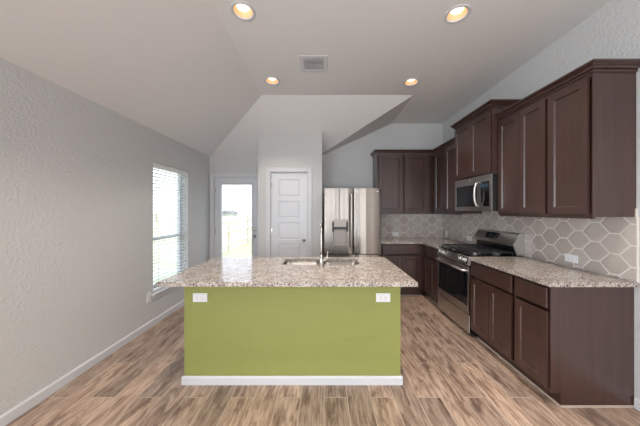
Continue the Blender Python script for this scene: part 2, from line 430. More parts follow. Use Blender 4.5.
MB().cyl((xb + .034, WY0 + .07, WZ1 - .06), (xb + .034, WY0 + .07, WZ1 - .75), .004, seg=8).build('tilt_wand', M['blind'], bl, L)

# pantry door (door_1)
def casing(x0, x1, z1, y, wd, th=.018):
    m = MB()
    for a, b, c0, c1 in ((x0 - wd, x0, 0, z1 + wd), (x1, x1 + wd, 0, z1 + wd), (x0, x1, z1, z1 + wd)):
        m.box(a, b, y - th, y, c0, c1, .004)
    for a, b, c0, c1 in ((x0 - .022, x0 - .004, 0, z1 + .022), (x1 + .004, x1 + .022, 0, z1 + .022), (x0 - .004, x1 + .004, z1 + .004, z1 + .022)):
        m.box(a, b, y - th - .006, y - th + .002, c0, c1, .002)
    return m
def panel_grid(mb, x0, x1, z0, z1, y, panels, t=.035, d=.008, sl=.014, raised=True):
    """door leaf facing -y at y; panels: list of rects sunk with sloped edges and a raised field"""
    xs = sorted({x0, x1, *[p[0] for p in panels], *[p[1] for p in panels]}); zs = sorted({z0, z1, *[p[2] for p in panels], *[p[3] for p in panels]})
    P = []
    for i in range(len(xs) - 1):
        for j in range(len(zs) - 1):
            a, b, c0, c1 = xs[i], xs[i + 1], zs[j], zs[j + 1]
            if any(p[0] <= a and b <= p[1] and p[2] <= c0 and c1 <= p[3] for p in panels): continue
            P.append([(a, y, c0), (b, y, c0), (b, y, c1), (a, y, c1)])
    for a, b, c0, c1 in panels:
        rings = [(0, 0), (sl * .4, d), (sl, d)] + ([(sl + .018, d * .35)] if raised else [])
        R_ = [[(a + i, y + h, c0 + i), (b - i, y + h, c0 + i), (b - i, y + h, c1 - i), (a + i, y + h, c1 - i)] for i, h in rings]
        for A, B in zip(R_, R_[1:]):
            for k in range(4): P.append([A[k], A[(k + 1) % 4], B[(k + 1) % 4], B[k]])
        P.append(R_[-1])
    P += [[(x0, y, z0), (x0, y, z1), (x0, y + t, z1), (x0, y + t, z0)], [(x1, y, z0), (x1, y + t, z0), (x1, y + t, z1), (x1, y, z1)],
          [(x0, y, z1), (x1, y, z1), (x1, y + t, z1), (x0, y + t, z1)], [(x0, y, z0), (x0, y + t, z0), (x1, y + t, z0), (x1, y, z0)],
          [(x0, y + t, z0), (x0, y + t, z1), (x1, y + t, z1), (x1, y + t, z0)]]
    mb.faces(P)
    return mb
d1 = thing('door_1', 'closed white five panel pantry door', None, ((QX0 + QX1) / 2, YP, 0), kind='structure'); L = d1.location
casing(QX0, QX1, QZ1, YP, .072).build('casing', M['white'], d1, L)
MB().box(QX0, QX0 + .004, YP, YP + .1, 0, QZ1).box(QX1 - .004, QX1, YP, YP + .1, 0, QZ1).box(QX0, QX1, YP, YP + .1, QZ1 - .004, QZ1).build('jamb', M['white'], d1, L)
pp = [(QX0 + .128, QX1 - .128, 1.949 - .285 - .358 * k, 1.949 - .358 * k) for k in range(5)]
panel_grid(MB(), QX0 + .007, QX1 - .007, .01, QZ1 - .007, YP + .012, pp).build('leaf', M['door'], d1, L)
def hinge(parent, x, y, z, L):
    MB().cyl((x, y, z - .045), (x, y, z + .045), .006, seg=10).box(x - .004, x + .02, y, y + .003, z - .045, z + .045).build('hinge', M['nickel'], parent, L)
for z in (1.85, 1.09, .25): hinge(d1, QX0 + .005, YP + .004, z, L)
hx, hz = QX1 - .06, .935
hd = MB().lathe([(0, 0), (.026, 0), (.026, -.006), (.012, -.012), (.011, -.045), (0, -.045)], (hx, YP + .012, hz), 'y')
hd.tube([(hx, YP - .03, hz), (hx - .03, YP - .034, hz), (hx - .075, YP - .032, hz), (hx - .105, YP - .028, hz + .002)], [.010, .009, .008, .006])
hd.build('handle', M['nickel'], d1, L)

# patio door (door_2)
d2 = thing('door_2', 'white patio door with tall glass pane', None, ((DX0 + DX1) / 2, YD, 0), kind='structure'); L = d2.location
casing(DX0, DX1, DZ1, YD, .062).build('casing', M['white'], d2, L)
MB().box(DX0, DX0 + .012, YD, YD + .15, 0, DZ1).box(DX1 - .012, DX1, YD, YD + .15, 0, DZ1).box(DX0, DX1, YD, YD + .15, DZ1 - .012, DZ1).box(DX0, DX1, YD, YD + .15, 0, .02).build('jamb', M['white'], d2, L)
GX0, GX1, GZ0, GZ1 = -1.925, -1.355, .25, 1.935
lf = MB(); ya, yb = YD + .03, YD + .075
for a, b, c0, c1 in ((DX0 + .014, GX0 - .02, .022, DZ1 - .014), (GX1 + .02, DX1 - .014, .022, DZ1 - .014), (GX0 - .02, GX1 + .02, .022, GZ0 - .02), (GX0 - .02, GX1 + .02, GZ1 + .02, DZ1 - .014)): lf.box(a, b, ya, yb, c0, c1)
lf.build('leaf', M['door'], d2, L)
gf = MB()
for a, b, c0, c1 in ((GX0 - .028, GX0, GZ0 - .028, GZ1 + .028), (GX1, GX1 + .028, GZ0 - .028, GZ1 + .028), (GX0, GX1, GZ0 - .028, GZ0), (GX0, GX1, GZ1, GZ1 + .028)): gf.box(a, b, ya - .012, yb + .012, c0, c1, .005)
gf.build('pane_frame', M['white'], d2, L)
MB().box(GX0, GX1, ya + .006, ya + .009, GZ0, GZ1).box(GX0, GX1, yb - .009, yb - .006, GZ0, GZ1).build('pane', M['glass'], d2, L)
s = MB(); z = GZ1 - .03
while z > GZ0 + .02:
    s.box(GX0 + .004, GX1 - .004, ya + .016, yb - .016, z, z + .0012); z -= .026
s.box(GX0 + .004, GX1 - .004, ya + .014, yb - .014, GZ1 - .022, GZ1 - .002)
s.build('blind_slats', M['blind'], d2, L)
for z in (1.82, 1.05, .25): hinge(d2, DX0 + .013, YD + .024, z, L)
kx = -1.305
MB().lathe([(0, 0), (.032, 0), (.032, -.012), (.02, -.02), (0, -.02)], (kx, ya, 1.08), 'y').box(kx - .004, kx + .004, ya - .035, ya - .018, 1.065, 1.095, .002).build('deadbolt', M['nickel'], d2, L)
MB().lathe([(0, 0), (.032, 0), (.032, -.006), (.013, -.012), (.012, -.035), (.026, -.045), (.029, -.06), (.02, -.072), (0, -.074)], (kx, ya, .945), 'y').build('handle', M['nickel'], d2, L)
MB().box(GX1 + .02, GX1 + .05, ya - .02, ya, 1.98, 2.005, .003).build('door_sensor', M['plate'], d2, L)

# ------------------------------------------------------------------ outside
gr = MB().faces([[(-60, -12, -.16), (40, -12, -.16), (40, 60, -.16), (-60, 60, -.16)]]).build('ground', M['grass'], kind='structure')
MB().box(-2.9, 1.0, YK + .16, 6.6, -.155, -.06).build('patio_slab', M['paving'], kind='structure')
def fence(pts, label, h=1.35, zb=-.16):
    r = thing('wood_fence', label, 'fence', (pts[0][0], pts[0][1], zb)); L = r.location
    b = MB(); rails = MB(); posts = []
    for (x0, y0), (x1, y1) in zip(pts, pts[1:]):
        d = Vector((x1 - x0, y1 - y0, 0)); n = int(d.length / .15); u = d.normalized(); ang = math.atan2(u.y, u.x)
        for k in range(n):
            mt = Matrix.Translation((x0 + u.x * .15 * k, y0 + u.y * .15 * k, zb)) @ Matrix.Rotation(ang, 4, 'Z')
            b.box(.003, .146, 0, .018, .02, h, 0, mtx=mt)
        mt = Matrix.Translation((x0, y0, zb)) @ Matrix.Rotation(ang, 4, 'Z')
        for z in (.25, h * .55, h - .2): rails.box(0, d.length, -.04, 0, z, z + .08, mtx=mt)
        for k in range(int(d.length / 2.4) + 1): posts.append((x0 + u.x * 2.4 * k, y0 + u.y * 2.4 * k))
    b.build('boards', M['fence'], r, L); rails.build('rails', M['fence'], r, L)
    for x, y in posts: MB().box(x - .045, x + .045, y - .045, y + .045, zb, zb + h + .03).build('post', M['post'], r, L)
fence([(-3.75, 7.2), (-3.75, 12.9)], 'pale wooden side fence beyond the glass of the patio door')
fence([(-3.7, 13.2), (6, 13.2)], 'pale wooden fence across the end of the yard behind the patio door')
fence([(-15, -2), (-15, 22)], 'pale wooden fence far across the lawn beyond the blind of the window')
def house(loc, w_, d_, h_, label, m, nm='neighbor_house', cat='house'):
    r = thing(nm, label, cat, loc)
    MB().box(-w_ / 2, w_ / 2, -d_ / 2, d_ / 2, 0, h_).build('walls', m, r)
    MB().prism([(-w_ / 2 - .4, h_), (w_ / 2 + .4, h_), (0, h_ + w_ * .25)], 'y', -d_ / 2 - .4, d_ / 2 + .4).build('roof', M['shingle'], r)
    for k in ((-1, 0, 1) if w_ > 4 else ()):
        for sx_ in (-1, 1):
            MB().box(sx_ * w_ / 2 - .03, sx_ * w_ / 2 + .03, k * d_ / 3.2 - .5, k * d_ / 3.2 + .5, .9, 2.1).build('window', M['white'], r)
        MB().box(k * w_ / 3.2 - .5, k * w_ / 3.2 + .5, -d_ / 2 - .03, -d_ / 2 + .03, .9, 2.1).build('window', M['white'], r)
house((-34, 27, -.16), 10, 14, 2.4, 'low tan house with grey roof seen through the left window blind', M['brick'])
house((-17.8, 46, -1.0), 2.2, 3, 1.9, 'small grey roofed shed far behind the patio door fence', M['siding'], 'garden_shed', 'shed')

# ------------------------------------------------------------------ cabinets
def door_leaf(w_, h_, x, z, y=-.02, fr=.056):
    return panel_grid(MB(), x, x + w_, z, z + h_, y, [(x + fr, x + w_ - fr, z + fr, z + h_ - fr)], t=.0195, d=.011, sl=.017, raised=False)
def drawer_leaf(w_, h_, x, z, y=-.02):
    m = MB(); m.box(x, x + w_, y, y + .0195, z, z + h_, .005, 2); return m
def base_cabinet(label, w_, loc, rz, cols, drawers, depth=.6085, body='cab', x_face=0, trim=True, group='base cabinets along the walls', face=None, end_trim=False):
    """cols: list of (x0,x1) doors; drawers: list of (x0,x1)"""
    r = thing('base_cabinet', label, 'cabinet', loc, rz, group)
    b = MB().box(0, w_, .035, depth, .10, .882)
    b.box(0, .009, 0, .035, .10, .882).box(w_ - .009, w_, 0, .035, .10, .882).box(.009, w_ - .009, 0, .035, .10, .122).box(.009, w_ - .009, 0, .035, .866, .882)
    b.box(0, w_, .075, depth, 0, .10)
    # face-frame rails standing proud of the carcass openings
    b.build('body', M[body], r)
    for a, c0 in drawers: drawer_leaf(c0 - a, .150, a, .712).build('drawer_front', M[face or body], r)
    for a, c0 in cols: door_leaf(c0 - a, .560, a, .128).build('door', M[face or body], r)
    if trim:
        t = MB().prism([(.066, 0), (.075, 0), (.075, .012), (.070, .012)], 'x', 0, w_)
        if end_trim: t.prism([(w_, 0), (w_ + .007, 0), (w_ + .004, .012), (w_, .012)], 'y', .070, depth)
        t.build('toe_trim', M['toe'], r)
    return r
FX_ = 1.65
yA0, yA1, yB1 = 1.784, 2.114, 2.745
base_cabinet('narrow espresso base cabinet with one drawer and one door, nearest the camera', yA1 - yA0, (FX_, yA1, 0), R(-90), [(.018, yA1 - yA0 - .014)], [(.018, yA1 - yA0 - .014)], end_trim=True)
wB = yB1 - yA1
base_cabinet('espresso base cabinet with one wide drawer over two doors, right against the range', wB, (FX_, yB1, 0), R(-90), [(.02, wB / 2 - .003), (wB / 2 + .003, wB - .022)], [(.02, wB - .022)])
yC0, yC1 = 3.516, 4.05
wC = yC1 - yC0
base_cabinet('espresso base cabinet on the right wall between the range and the corner', wC, (FX_, yC1, 0), R(-90), [(.05, wC / 2 + .012), (wC / 2 + .018, wC - .018)], [(.05, wC - .018)])
xk0 = .945
base_cabinet('espresso base cabinet on the back wall beside the refrigerator', FX_ - xk0, (xk0, yC1, 0), 0, [(.02, .325), (.331, .64)], [(.02, .64)])

# crown moulding: profile (out, z) swept along a path of plan points with mitres; nrm = outward normals per segment
def crown(mb, path, z0, z1, over=.05):
    h_ = z1 - z0; prof = [(0, z0), (.009, z0), (.011, z0 + .18 * h_), (.007, z0 + .20 * h_), (.007, z0 + .26 * h_), (.022, z0 + .32 * h_), (.027, z0 + .52 * h_), (.034, z0 + .56 * h_), (.030, z0 + .60 * h_), (.040, z0 + .74 * h_), (over, z0 + .80 * h_), (over, z1), (0, z1)]
    n = len(path); P = [Vector((p[0], p[1])) for p in path]; rings = []
    for i in range(n):
        ns = []
        for a, b in ((i - 1, i), (i, i + 1)):
            if a < 0 or b >= n: continue
            d = (P[b] - P[a]).normalized(); ns.append(Vector((-d.y, d.x)))
        if len(ns) == 2:
            m = (ns[0] + ns[1]).normalized(); m = m / m.dot(ns[0])
        else: m = ns[0]
        rings.append([(P[i].x + m.x * o, P[i].y + m.y * o, z) for o, z in prof])
    polys = []
    k = len(prof)
    for A, B in zip(rings, rings[1:]):
        for j in range(k): polys.append([A[j], A[(j + 1) % k], B[(j + 1) % k], B[j]])
    polys.append(rings[0][::-1]); polys.append(rings[-1])
    mb.faces(polys)
    bmesh.ops.recalc_face_normals(mb.bm, faces=mb.bm.faces)
    return mb
def wall_cabinet(label, w_, loc, rz, doors, z0, z1, depth, crown_path, zc0, zc1, group='wall cabinets with crown moulding'):
    r = thing('wall_cabinet', label, 'cabinet', loc, rz, group)
    zz = loc[2]
    hh = z1 - z0
    MB().box(0, w_, .035, depth, 0, hh).box(0, .007, 0, .035, 0, hh).box(w_ - .007, w_, 0, .035, 0, hh).box(.007, w_ - .007, 0, .035, 0, .016).box(.007, w_ - .007, 0, .035, hh - .036, hh).build('body', M['cab'], r)
    for a, c0 in doors: door_leaf(c0 - a, z1 - z0 - .052, a, .018).build('door', M['cab'], r)
    crown(MB(), crown_path, zc0 - zz, zc1 - zz).build('crown_moulding', M['cab'], r)
    MB().box(.006, w_ - .006, .004, .024, -.014, 0).build('light_rail', M['cab'], r)
    return r
UX = 1.945; UD = XR - UX - .001; UZ0, UZ1 = 1.383, 2.44
yD0, yD1, yE1 = 1.772, 2.122, 2.722
w_ = yD1 - yD0
# local frame: x runs towards the camera, -y faces the room (path goes so that its left side is outward)
wall_cabinet('single door espresso wall cabinet with exposed end panel, nearest the camera', w_, (UX, yD1, UZ0), R(-90), [(.012, w_ - .02)], UZ0, UZ1, UD, [(w_, UD), (w_, 0), (0, 0)], 2.43, 2.497)
w_ = yE1 - yD1
wall_cabinet('two door espresso wall cabinet right of the microwave', w_, (UX, yE1, UZ0), R(-90), [(.008, w_ / 2 - .002), (w_ / 2 + .002, w_ - .012)], UZ0, UZ1, UD, [(w_, 0), (0, 0)], 2.43, 2.497)
MX = 1.87; yF1 = 3.484; w_ = yF1 - yE1 - .002; MD = XR - MX - .001; MZ0, MZ1 = 1.842, 2.585
wall_cabinet('taller raised espresso wall cabinet directly above the microwave', w_, (MX, yF1, MZ0), R(-90), [(.014, w_ / 2 - .002), (w_ / 2 + .002, w_ - .014)], MZ0, MZ1, MD, [(w_, MD), (w_, 0), (0, 0), (0, MD)], 2.575, 2.645)
UY = 4.335
w_ = UY - yF1 - .004
wall_cabinet('espresso wall cabinet on the right wall between microwave and corner', w_, (UX, UY, UZ0), R(-90), [(.06, w_ / 2 - .0), (w_ / 2 + .02, w_ - .012)], UZ0, UZ1, UD, [(w_, 0), (0, 0)], 2.43, 2.497)
xi0 = .93; w_ = XR - .001 - xi0
wall_cabinet('two door espresso wall cabinet on the back wall above the refrigerator side counter', w_, (xi0, UY, UZ0), 0, [(.045, .45), (.49, .89)], UZ0, UZ1, YK - UY - .001, [(UX - xi0, 0), (0, 0), (0, YK - UY - .001)], 2.43, 2.497)

# ------------------------------------------------------------------ counters
def top(outer, holes, label, z0=.882, z1=.914):
    m = MB().slab(outer, holes, z0, z1)
    es = [e for e in m.bm.edges if len(e.link_faces) == 2 and abs(e.verts[0].co.z - z1) < 1e-4 and abs(e.verts[1].co.z - z1) < 1e-4 and e.calc_face_angle(0) > .5]
    bmesh.ops.bevel(m.bm, geom=es, offset=.004, segments=2, affect='EDGES')
    o = m.build('countertop', M['granite'], loc=(outer[0][0], outer[0][1], z0)); return tag(o, label, 'countertop')
top([(1.615, 1.752), (XR - .001, 1.752), (XR - .001, 2.746), (1.615, 2.746)], [], 'speckled granite worktop on the cabinets nearest the camera')
top([(1.615, 3.514), (XR - .001, 3.514), (XR - .001, YK - .001), (.93, YK - .001), (.93, 4.02), (1.615, 4.02)], [], 'L-shaped granite worktop running round the back corner')
def rrect(x0, x1, y0, y1, r, n=5):
    p = []
    for cx, cy, a0 in ((x1 - r, y1 - r, 0), (x0 + r, y1 - r, 90), (x0 + r, y0 + r, 180), (x1 - r, y0 + r, 270)):
        for k in range(n + 1): a = R(a0 + 90 * k / n); p.append((cx + r * math.cos(a), cy + r * math.sin(a)))
    return p
S1 = (-.405, -.045, 2.325, 2.635); S2 = (.0, .345, 2.325, 2.635)
top([(-1.208, 1.761), (.676, 1.761), (.676, 2.72), (-1.208, 2.72)], [rrect(*S1, .06), rrect(*S2, .06)], 'speckled granite island top with two sink cutouts')
sk = thing('kitchen_sink', 'double bowl stainless undermount sink in the island top', 'sink', ((S1[0] + S2[1]) / 2, 2.48, .70)); L = sk.location
for x0, x1, y0, y1 in (S1, S2):
    m = MB(); t = bmesh.new(); rr = []
    for (dx, z, rad) in ((-.012, .8815, .07), (.004, .8815, .055), (.008, .72, .05), (.03, .70, .04)):
        rr.append([t.verts.new((x, y, z)) for x, y in rrect(x0 + dx, x1 - dx, y0 + dx, y1 - dx, rad)])
    for A, B in zip(rr, rr[1:]):
        for k in range(len(A)): t.faces.new([A[k], A[(k + 1) % len(A)], B[(k + 1) % len(A)], B[k]]).smooth = True
    t.faces.new(rr[-1]); m._merge(t)
    bw = m.build('bowl', M['sink'], sk, L)
    MB().lathe([(0, 0), (.04, 0), (.044, .004), (.03, .004), (.0, .002)], ((x0 + x1) / 2, (y0 + y1) / 2, .7005)).build('drain', M['nickel'], bw, L)
fa = thing('kitchen_faucet', 'tall satin nickel gooseneck faucet standing behind the island sink', 'faucet', (-.025, 2.275, .914)); L = fa.location
fx, fy = -.025, 2.275
MB().lathe([(0, 0), (.028, 0), (.028, .006), (.019, .012), (.017, .06), (.014, .10), (.0, .10)], (fx, fy, .914)).build('base', M['nickel'], fa, L)
pts = [(fx, fy, 1.01)] + [(fx, fy, 1.01 + .19 * k / 4) for k in range(1, 5)]
pts += [(fx, fy + .085 - .085 * math.cos(R(a)), 1.20 + .10 * math.sin(R(a))) for a in range(15, 181, 15)]
pts += [(fx, fy + .17, 1.16)]
MB().tube(pts, .0105).build('spout', M['nickel'], fa, L)
MB().lathe([(0, 0), (.011, 0), (.015, -.02), (.015, -.075), (.0, -.078)], (fx, fy + .17, 1.16)).build('spray_head', M['nickel'], fa, L)
MB().cyl((fx, fy, .965), (fx + .045, fy, .967), .011).tube([(fx + .045, fy, .967), (fx + .055, fy, .99), (fx + .06, fy - .01, 1.05)], [.008, .006, .005]).build('lever', M['nickel'], fa, L)

# ------------------------------------------------------------------ island body
isl = thing('kitchen_island', 'kitchen island with plain lime green painted front panel', 'kitchen island', (-.26, 2.35, 0)); L = isl.location
ib = MB(); ix0, ix1, iy0, iy1 = -1.152, .630, 2.02, 2.69
ib.box(ix0, ix1, iy0, iy0 + .11, 0, .881).box(ix0, ix0 + .02, iy0 + .11, iy1, 0, .881).box(ix1 - .02, ix1, iy0 + .11, iy1, 0, .881)
ib.build('panel', M['green'], isl, L)
MB().box(ix0 + .021, ix1 - .021, iy1 - .02, iy1, .10, .881).box(ix0 + .021, ix1 - .021, iy1 - .09, iy1 - .075, 0, .10).build('cabinet_front', M['cab'], isl, L)
nb = 4
for k in range(nb):
    a = ix0 + .03 + (ix1 - ix0 - .06) * k / nb; b = ix0 + .03 + (ix1 - ix0 - .06) * (k + 1) / nb - .01
    m = MB(); m.box(a, b, iy1 + .001, iy1 + .02, .128, .688, .004); m.build('door', M['cab'], isl, L)
    m = MB(); m.box(a, b, iy1 + .001, iy1 + .02, .712, .862, .004); m.build('drawer_front', M['cab'], isl, L)
bt = .015
MB().prism([(iy0 - u, v) for u, v in bprof(bt, .068)], 'x', ix0 - bt, ix1 + bt).prism([(ix0 - u, v) for u, v in bprof(bt, .068)], 'y', iy0, iy1).prism([(ix1 + u, v) for u, v in bprof(bt, .068)], 'y', iy0, iy1).build('baseboard', M['white'], isl, L)

# ------------------------------------------------------------------ outlets
def outlet(label, loc, rz, horiz, switch=False, group='white wall outlets'):
    """local plate faces -y"""
    r = thing('wall_outlet', label, 'outlet', loc, rz, group)
    w_, h_ = (.118, .072) if horiz else (.072, .118)
    MB().box(-w_ / 2, w_ / 2, -.006, 0, -h_ / 2, h_ / 2, .002).build('cover_plate', M['plate'], r)
    for s_ in (-1, 1):
        cx, cz = (s_ * .02, 0) if horiz else (0, s_ * .02)
        q = MB(); hw, hh = (.014, .017) if horiz else (.017, .014)
        q.box(cx - hw, cx + hw, -.009, -.005, cz - hh, cz + hh, .002)
        sk_ = q.build('socket', M['plate'], r)
        q = MB()
        for t_ in (-.006, .006):
            if horiz: q.box(cx - .004, cx + .004, -.0096, -.0085, cz + t_ - .0012, cz + t_ + .0012)
            else: q.box(cx + t_ - .0012, cx + t_ + .0012, -.0096, -.0085, cz - .004, cz + .004)
        q.build('slot', M['slot'], sk_)
    return r
outlet('white horizontal outlet at the left end of the green island front', (-1.02, iy0, .713), 0, True)
outlet('white horizontal outlet at the right end of the green island front', (.487, iy0, .713), 0, True)
TX = XR - .012
outlet('white outlet on the right wall tiles above the nearest worktop', (TX, 2.225, .996), R(-90), True)
outlet('white outlet on the right wall tiles just left of the range backguard', (TX, 3.78, 1.0), R(-90), True)
outlet('white outlet on the right wall tiles nearest the back corner', (TX, 4.50, 1.0), R(-90), False)
outlet('white outlet on the back wall tiles beside the refrigerator', (1.355, YK - .012, .985), 0, True)
outlet('white outlet low on the left wall below the window edge', (XL, 2.975, .375), R(90), False)

# ------------------------------------------------------------------ backsplash tiles
def clip(poly, x0, x1, y0, y1):
    for ax, lim, sg in ((0, x0, 1), (0, x1, -1), (1, y0, 1), (1, y1, -1)):
        out = []
        for i in range(len(poly)):
            a, b = poly[i], poly[(i + 1) % len(poly)]; da, db = sg * (a[ax] - lim), sg * (b[ax] - lim)
            if da >= 0: out.append(a)
            if (da >= 0) != (db >= 0):
                t = da / (da - db); out.append((a[0] + (b[0] - a[0]) * t, a[1] + (b[1] - a[1]) * t))
        poly = out
        if not poly: return []
    return poly
def splash(u0, u1, z0, z1, P, label, phase=0.0):
    """P(u, z, d) -> world point, d out of the wall"""
    base = MB(); W2, E2, H2, g = .102, .032, .079, .0049
    t = bmesh.new()
    def addp(pts, mi):
        f_ = t.faces.new([t.verts.new(p) for p in pts]); f_.material_index = mi
    D = .0075
    q = [P(u0, z0, D), P(u1, z0, D), P(u1, z1, D), P(u0, z1, D)]; q0 = [P(u0, z0, 0), P(u1, z0, 0), P(u1, z1, 0), P(u0, z1, 0)]
    addp(q, 1)
    for i in range(4): addp([q0[i], q0[(i + 1) % 4], q[(i + 1) % 4], q[i]], 1)
    pitch = W2 + E2; i = -2
    while u0 + phase + i * pitch - W2 < u1:
        cu = u0 + phase + i * pitch; off = H2 if i % 2 else 0; j = -1
        while z0 + j * 2 * H2 + off - H2 < z1 + H2:
            cz = z0 + .02 + j * 2 * H2 + off; j += 1
            rings = []
            for ins, d in ((g, D + .0005), (g + .0015, D + .0025), (g + .016, D + .0042)):
                kx_ = (W2 - ins * 1.25) / W2; kz = (H2 - ins) / H2
                pl = [(-W2 * kx_, 0), (-E2 * (E2 - ins * .5) / E2, -H2 * kz), (E2 * (E2 - ins * .5) / E2, -H2 * kz), (W2 * kx_, 0), (E2 * (E2 - ins * .5) / E2, H2 * kz), (-E2 * (E2 - ins * .5) / E2, H2 * kz)]
                rings.append(([(cu + a, cz + b) for a, b in pl], d))
            inside = all(u0 < a < u1 and z0 < b < z1 for a, b in rings[0][0])
            if inside:
                V = [[t.verts.new(P(a, b, d)) for a, b in pl] for pl, d in rings]
                for A, B in zip(V, V[1:]):
                    for k in range(6): t.faces.new([A[k], A[(k + 1) % 6], B[(k + 1) % 6], B[k]])
                t.faces.new(V[-1])
            else:
                pl = clip(rings[1][0], u0 + .002, u1 - .002, z0 + .003, z1 - .001)
                if len(pl) > 2:
                    A = [t.verts.new(P(a, b, D)) for a, b in pl]; B = [t.verts.new(P(a, b, D + .003)) for a, b in pl]
                    for k in range(len(pl)): t.faces.new([A[k], A[(k + 1) % len(pl)], B[(k + 1) % len(pl)], B[k]])
                    t.faces.new(B)
        i += 1
    bmesh.ops.recalc_face_normals(t, faces=t.faces)
    base._merge(t)
    return base
s = splash(1.765, YK - .012, .915, 1.445, lambda u, z, d: (XR - .0005 - d, u, z), '')
tag(s.build('tile_backsplash', [M['tile'], M['grout']], loc=(XR, 3.2, .915)), 'glossy taupe hexagon tile backsplash along the right wall', 'backsplash')
s = splash(.93, XR - .013, .915, 1.382, lambda u, z, d: (u, YK - .0005 - d, z), '', .05)
tag(s.build('tile_backsplash', [M['tile'], M['grout']], loc=(1.6, YK, .915)), 'glossy taupe hexagon tile backsplash on the back wall', 'backsplash')
MB().box(XR - .009, XR, 1.759, 1.7645, .915, 1.383).build('trim_1', M['grout'], kind='structure')

# ------------------------------------------------------------------ refrigerator
fr = thing('refrigerator', 'stainless french door refrigerator with water dispenser beside the pantry wall', 'refrigerator', (.455, 4.2, 0)); L = fr.location
RX0, RX1, RY = .0, .908, 3.87
MB().box(RX0 + .006, RX1 - .006, RY + .07, RY + .70, .02, 1.765, .006).box(RX0 + .02, RX1 - .02, RY + .10, RY + .6, 0, .03).box(RX0 + .02, RX0 + .10, RY + .03, RY + .2, 1.765, 1.785, .004).box(RX1 - .10, RX1 - .02, RY + .03, RY + .2, 1.765, 1.785, .004).build('body', M['steelside'], fr, L)
MB().box(RX0 + .02, RX1 - .02, RY + .06, RY + .1, .03, 1.76).build('gasket', M['void'], fr, L)
def bowed(x0, x1, z0, z1, y, t_, bow, n=14, hole=None):
    """door panel bowed gently towards -y, rounded at both long edges; hole = (x0, x1, z0, z1) for the dispenser"""
    rd = .012; xs = {x0, x1}
    for k in range(n + 1): xs.add(x0 + rd + (x1 - x0 - 2 * rd) * k / n)
    for e in (.0015, .004, .0075): xs |= {x0 + e, x1 - e}
    if hole: xs |= {hole[0], hole[1]}
    xs = sorted(xs); zs = sorted({z0, z1, *(hole[2:] if hole else ())})
    def Y(x):
        u = (x - x0) / (x1 - x0); e = min(x - x0, x1 - x)
        return y + bow * (2 * u - 1) ** 2 + (0 if e >= rd else rd - math.sqrt(max(0, rd * rd - (rd - e) ** 2)))
    m = MB(); t = bmesh.new()
    G = [[t.verts.new((x, Y(x), z)) for x in xs] for z in zs]
    for j in range(len(zs) - 1):
        for i in range(len(xs) - 1):
            if hole and hole[0] <= xs[i] < hole[1] and hole[2] <= zs[j] < hole[3]: continue
            t.faces.new([G[j][i], G[j][i + 1], G[j + 1][i + 1], G[j + 1][i]]).smooth = True
    yb = y + t_
    for j, z in ((0, z0), (-1, z1)):
        row = [t.verts.new((x, Y(x), z)) for x in xs]
        t.faces.new(row + [t.verts.new((x1, yb, z)), t.verts.new((x0, yb, z))])
    for x in (x0, x1): t.faces.new([t.verts.new(c) for c in ((x, Y(x), z0), (x, yb, z0), (x, yb, z1), (x, Y(x), z1))])
    t.faces.new([t.verts.new(c) for c in ((x0, yb, z0), (x1, yb, z0), (x1, yb, z1), (x0, yb, z1))])
    m._merge(t)
    return m
mid = .466
dz0 = .745
hole = (RX0 + .135, RX0 + .375, .875, 1.285)
dl = bowed(RX0, mid - .003, dz0, 1.78, RY, .06, .010, hole=hole).build('door', M['fridge'], fr, L)
dr = bowed(mid + .003, RX1, dz0, 1.78, RY, .06, .010).build('door', M['fridge'], fr, L)
dw = bowed(RX0, RX1, .07, dz0 - .012, RY, .06, .010).build('freezer_drawer', M['fridge'], fr, L)
def vhandle(x, parent):
    m = MB(); m.tube([(x, RY + .002, 1.69), (x, RY - .035, 1.68), (x, RY - .05, 1.64), (x, RY - .056, 1.3), (x, RY - .05, .90), (x, RY - .035, .86), (x, RY + .002, .85)], .0125)
    m.build('handle', M['handle'], parent, L)
vhandle(mid - .038, dl); vhandle(mid + .038, dr)
MB().tube([(.08, RY + .003, .66), (.085, RY - .035, .66), (.12, RY - .052, .66), (.45, RY - .056, .66), (.79, RY - .052, .66), (.823, RY - .035, .66), (.828, RY + .003, .66)], .0125).build('handle', M['steel'], dw, L)
h0, h1, hz0, hz1 = hole
q = MB(); q.box(h0, h0 + .006, RY + .004, RY + .06, hz0, hz1).box(h1 - .006, h1, RY + .004, RY + .06, hz0, hz1).box(h0, h1, RY + .052, RY + .06, hz0, hz1).box(h0, h1, RY + .002, RY + .06, hz0, hz0 + .012)
q.box(h0 + .006, h1 - .006, RY + .002, RY + .055, hz1 - .115, hz1 - .002, .004)
ds = q.build('dispenser', M['dispgrey'], dl, L)
MB().box(h0 - .006, h0 + .022, RY - .006, RY + .01, hz1 - .19, hz1 - .03, .004).box(h1 - .022, h1 + .006, RY - .006, RY + .01, hz1 - .19, hz1 - .03, .004).box(h0 + .02, h1 - .02, RY + .004, RY + .045, hz1 - .155, hz1 - .112, .006).build('dispenser_bracket', M['blackplastic'], dl, L)
MB().box(RX1 - .075, RX1 - .045, RY + .004, RY + .008, 1.725, 1.737, .001).build('badge', M['plate'], dr, L)

